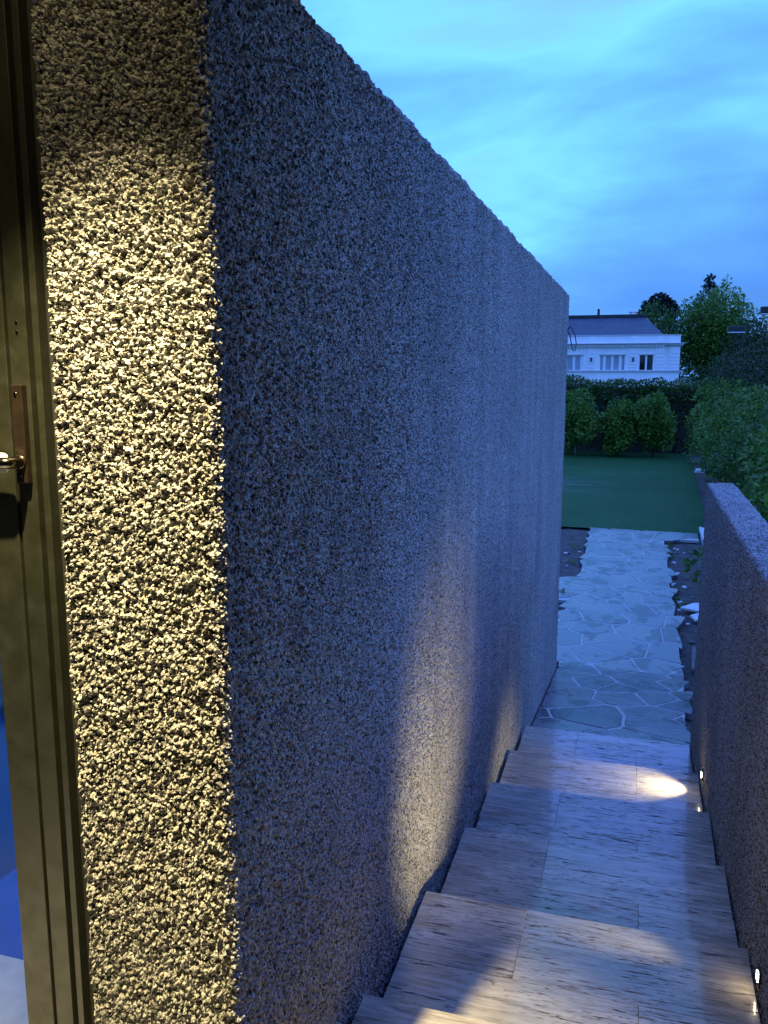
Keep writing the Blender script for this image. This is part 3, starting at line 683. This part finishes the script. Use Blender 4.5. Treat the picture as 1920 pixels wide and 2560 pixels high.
# ================================================================== HOUSE
def house():
    D = 80.0
    P = lambda cx_, cy_, Y=D: atY(1390+cx_/4.74, 740+cy_/4.74, Y)
    px = lambda cx_: float(P(cx_, 700)[0]); pz = lambda cy_: float(P(800, cy_)[2])
    root = empty('white_house', (0, D, G), 'white stone-faced house with hipped slate roof, cornice and tall windows beyond the ivy wall', 'house')
    xr = px(1470); xl = -24.0; xm = px(1283)
    z_top, z_c0, z_c1, z_s, z_w1, z_w0 = pz(463), pz(556), pz(604), pz(888), pz(700), pz(884)
    wins = [(-420, -220), (-120-10, 60), (125-60, 322), (522, 820), (990, 1155)]
    # wall with window openings
    w = MB(); xs_ = [xl] + [px(c) for pr_ in wins for c in pr_] + [xm]
    th = .3
    w.box(xl, xm, D, D+th, z_w1, z_c1); w.box(xl, xm, D, D+th, G, z_w0)
    for a, b_ in zip(xs_[0::2], xs_[1::2]): w.box(a, b_, D, D+th, z_w0, z_w1)
    w.box(xl, xm, D+th, D+9, G, z_c1-.05)
    w.box(xm, xr, D+.35, D+9, G, z_c1)
    w.build('wall', M['lime'], root)
    MB().box(xl, xm, D-.06, D+.25, z_c0-.02, z_top-.06).box(xm+.002, xr, D+.29, D+.6, z_c0-.02, z_top-.06).build('parapet', M['lime'], root)
    MB().box(xl, xm+.04, D-.13, D+.3, z_top-.06, z_top+.02, .01).box(xm+.042, xr+.05, D+.22, D+9, z_top-.06, z_top+.015, .01).build('parapet_coping', M['limed'], root)
    cz = (z_c1+z_c0)/2
    c = MB().box(xl, xm+.30, D-.42, D+.1, cz+.08, z_c0-.02, .02).box(xl, xm+.16, D-.26, D+.1, cz-.08, cz+.078, .02).box(xl, xm+.08, D-.14, D+.1, z_c1, cz-.082, .01)
    c.box(xm+.302, xr+.38, D-.02, D+9, cz+.08, z_c0-.02, .02).box(xm+.162, xr+.22, D+.12, D+9, cz-.08, cz+.078, .02).box(xm+.082, xr+.1, D+.25, D+9, z_c1, cz-.082, .01)
    cor = c.build('cornice', M['limed'], root)
    dm = MB().box(-.06, .06, -.08, .08, -.06, .06); d0 = dm.build('dentil', M['lime'], cor); me = d0.data; bpy.data.objects.remove(d0)
    x = px(100)
    while x < xm:
        o = bpy.data.objects.new('dentil', me); C.objects.link(o); o.parent = cor; o.location = Vector((x, D-.20, cz-.142)) - root.location - Vector(cor.location); x += .26
    MB().box(xl, xm+.05, D-.15, D+.1, z_s-.07, z_s+.05, .02).box(xm+.052, xr+.15, D+.18, D+9, z_s-.07, z_s+.05, .02).build('string_course', M['limed'], root)
    # rusticated pilasters: courses of blocks
    ys_ = [612, 690, 733, 775, 815, 857, 884]
    for (a, b_, y0) in ((-170, -75, D-.05), (375, 470, D-.05), (865, 965, D-.05), (1180, 1283, D-.05), (1342, 1470, D+.30)):
        for q, (c0, c1) in enumerate(zip(ys_, ys_[1:])):
            MB().box(px(a), px(b_), y0-.03, y0+.2, pz(c1)+.035, pz(c0)-.035, .012).build('quoin_block', M['lime'], root)
    for (a, b_) in ((380, 470), (880, 975), (1190, 1283), (-170, -75)):
        MB().box(px(a), px(b_), D-.10, D+.05, z_c0+.0, z_top-.10, .01).build('parapet_block', M['lime'], root)
    # windows
    def pane(win, a, b_, m, dark=False):
        MB().box(px(a), px(b_), D+.17, D+.19, z_w0+.06, z_w1-.09 if not dark else z_w1-.02).build('pane', m, win)
    for (a, b_) in wins:
        f = MB().box(px(a), px(b_), D+.20, D+.26, z_w0, z_w1); 
        dark = a == 990; w_ = b_-a
        segs = [(a+5, a+70), (a+93, a+160)] if dark else ([(a+5, a+37), (a+70, a+135), (a+163, a+225), (a+260, a+292)] if w_ > 250 else [(a+8, a+w_*.42), (a+w_*.56, a+w_*.82), (a+w_*.9, a+w_*.985)])
        edges = [a] + [e for s in segs for e in s] + [b_]
        for e0, e1 in zip(edges[0::2], edges[1::2]):
            if e1-e0 > 2: f.box(px(e0), px(e1), D+.10, D+.20, z_w0, z_w1)
        f.box(px(a), px(b_), D+.11, D+.20, z_w0, z_w0+.05)
        win = f.build('window', M['frame'], root)
        for s0, s1 in segs: pane(win, s0, s1, M['dkglass'] if dark else M['curtain'], dark)
        MB().box(px(a)-.08, px(b_)+.08, D-.05, D+.02, z_w1+.002, z_w1+.10, .01).build('lintel', M['limed'], win)
    for cc in (420, 916):
        s = MB().box(px(cc-9), px(cc+9), D-.22, D-.06, pz(775), pz(737), .02).box(px(cc-12), px(cc+12), D-.25, D-.05, pz(737)+.003, pz(731), .01).box(px(cc-3), px(cc+3), D-.20, D-.1, pz(781), pz(775)-.003)
        s.build('wall_lantern', M['black'], root)
    # hipped roof
    e = P(1280, 462, D+.3); r_ = P(1060, 245, D+5.2)
    zt = float(r_[2]); xe = float(e[0]); xrg = float(r_[0]); ze = z_top-.02
    b = bmesh.new()
    v = [b.verts.new(p) for p in ((xl, D+.3, ze), (xe, D+.3, ze), (xe, D+10.1, ze), (xl, D+10.1, ze), (xl, D+5.2, zt), (xrg, D+5.2, zt))]
    for f_ in ((0, 1, 5, 4), (1, 2, 5), (2, 3, 4, 5), (3, 0, 4), (0, 3, 2, 1)): b.faces.new([v[i] for i in f_])
    bmesh.ops.recalc_face_normals(b, faces=b.faces); me = bpy.data.meshes.new('roof'); b.to_mesh(me); b.free()
    roof = link('roof', me, M['slate'], root)
    MB().box(xl, xrg+.1, D+5.0, D+5.6, zt-.05, zt+1.0*float(P(500, 215, D+5.2)[2]-P(500, 245, D+5.2)[2]), .03).build('ridge_cap', M['black'], roof)
    k = P(505, 215, D+5.4); MB().tube([(k[0], D+5.3, k[2]-.1), (k[0], D+5.3, k[2]+.34), (k[0], D+5.3, k[2]+.36), (k[0], D+5.3, k[2]+.50)], [.13, .12, .15, .06], 10).build('chimney_pot', M['black'], roof)
    k = P(915, 215, D+5.4); MB().tube([(k[0], D+5.3, k[2]-.1), (k[0], D+5.3, k[2]+.12)], .3, 12).box(k[0]-.42, k[0]+.42, D+5.0, D+5.7, k[2]+.13, k[2]+.30, .05).build('roof_vent', M['frame'], roof)
house()

# ================================================================== SMALL THINGS
def floodlight(p0, p1, label):
    x0, y0, z1 = p0; x1, _, z0 = p1
    root = empty('floodlight', ((x0+x1)/2, y0, G), label, 'floodlight', 'court floodlights among the trees')
    hd = MB().box(x0, x1, y0-.25, y0+.25, z0+.03, z1, .03).build('lamp_housing', M['black'], root)
    MB().box(x0+.02, x1-.02, y0-.27, y0+.2, z0-.02, z0+.025, .01).build('diffuser', M['frame'], hd)
    xm = (x0+x1)/2
    MB().tube([(x1-.12, y0+.1, G), (x1-.12, y0+.1, z0-.03)], [.09, .06], 10).build('pole', M['black'], root)
a, b = atY(1820, 816, 50), atY(1863, 831, 50); floodlight(a, b, 'dark box floodlight on a pole in front of the broad tree')
a, b = atY(1902, 767, 50), atY(1945, 785, 50); floodlight(a, b, 'dark box floodlight standing clear against the sky beyond the trees')
def chunk(name, pts, z, t, m, label, cat, group=None, tilt=(0, 0), z2=None):
    cxp = sum(p[0] for p in pts)/len(pts); cyp = sum(p[1] for p in pts)/len(pts)
    b_ = MB(); b_.poly([(x, y_, z+tilt[0]*(x-cxp)+tilt[1]*(y_-cyp)) for x, y_ in pts], 'z', (0, 0, t))
    bmesh.ops.bevel(b_.bm, geom=list(b_.bm.edges), offset=min(.006, t*.2), segments=1, affect='EDGES')
    return tag(b_.build(name, m), label, cat, group)
zb = G-.06
chunk('loose_slab', [(.72, 12.75), (1.0, 12.55), (1.2, 12.7), (1.12, 13.0), (.92, 13.02)], zb+.06, .035, M['stone'], 'pale broken stone slab lying on top of another on the soil', 'slab', tilt=(.05, .0))
chunk('loose_slab', [(.84, 12.42), (.90, 12.2), (1.2, 12.15), (1.25, 12.5), (.95, 12.53)], zb+.03, .04, M['stone'], 'pale broken stone slab lying lower, in front of its fellow', 'slab', tilt=(.03, .02))
chunk('edging_stone', [(1.38, 18.0), (1.42, 18.0), (1.56, 19.4), (1.40, 19.6)], G-.10, .16, M['stone'], 'pale upright edging stone at the corner of the lawn', 'stone')
chunk('loose_slab', [(.74, 10.2), (.86, 10.15), (.92, 10.9), (.79, 10.95)], zb+.0, .045, M['concrete'], 'small grey stone offcut lying by the end of the low wall', 'slab', tilt=(.1, .05))
chunk('edging_stone', [(1.95, 31.3), (2.3, 31.2), (2.35, 31.9), (2.0, 32.0)], G-.04, .09, M['stone'], 'flat pale stone at the far edge of the lawn', 'stone')
rr = random.Random(77)
def soilz(x, y): return float(path_z(y)) - .075
for i in range(46):
    if i < 34: y = rr.uniform(9.0, 18.0); x = rr.uniform(.70, .95) if rr.random() < .7 else rr.uniform(.9, 1.3)
    else: y = rr.uniform(11.8, 18.6); x = rr.uniform(-1.5, -.98)
    s = rr.uniform(.015, .045); bm = bmesh.new(); bmesh.ops.create_icosphere(bm, subdivisions=1, radius=s)
    for v in bm.verts: v.co = Vector((v.co.x*rr.uniform(.8, 1.5), v.co.y*rr.uniform(.7, 1.3), v.co.z*rr.uniform(.4, .8)))
    me = bpy.data.meshes.new('rubble_stone'); bm.to_mesh(me); bm.free()
    o = link('rubble_stone', me, M['stone'] if i % 3 == 0 else M['concrete']); o.location = (x, y, soilz(x, y)+s*.3); o.rotation_euler = (0, 0, rr.uniform(0, 6))
    tag(o, 'small rough stone lying on the bare soil beside the paved path', 'stone', 'rubble stones on the soil')
lm = bmesh.new(); vv = [lm.verts.new(p) for p in ((-.06, 0, 0), (0, -.03, .012), (.07, 0, .004), (0, .03, .012))]; lm.faces.new(vv); lme = bpy.data.meshes.new('fallen_leaf'); lm.to_mesh(lme); lm.free(); lme.materials.append(M['deadleaf'])
for x, y in ((-.35, 20.1), (.9, 22.5), (1.25, 21.2), (1.2, 24.5), (.4, 26.0), (-.9, 23.2), (1.45, 27.5), (.1, 30.5)):
    o = link('fallen_leaf', lme); o.location = (x, y, G-.004); o.rotation_euler = (0, 0, rr.uniform(0, 6)); tag(o, 'single pale fallen leaf lying on the green lawn', 'leaf', 'leaves fallen on the lawn')
for i in range(26):                         # weeds on the soil edge
    y = rr.uniform(12, 18.2); x = rr.uniform(.68, .8) if i % 4 else rr.uniform(-1.1, -.98)
    if i > 9: break
    root = empty('weed_tuft', (x, y, soilz(x, y)), 'tiny green weed sprouting at the ragged edge of the paving', 'weed', 'weeds beside the paving')
    leaves('weed_leaves', [(x, y, soilz(x, y)+.035, .06, .06, .04)], 26, .06, M['leaf_a'], root, seed=200+i)

# lift everything so that the lower garden is at zero
for o in list(C.objects):
    if o.parent is None and o not in (cam, sun): o.location.z += H
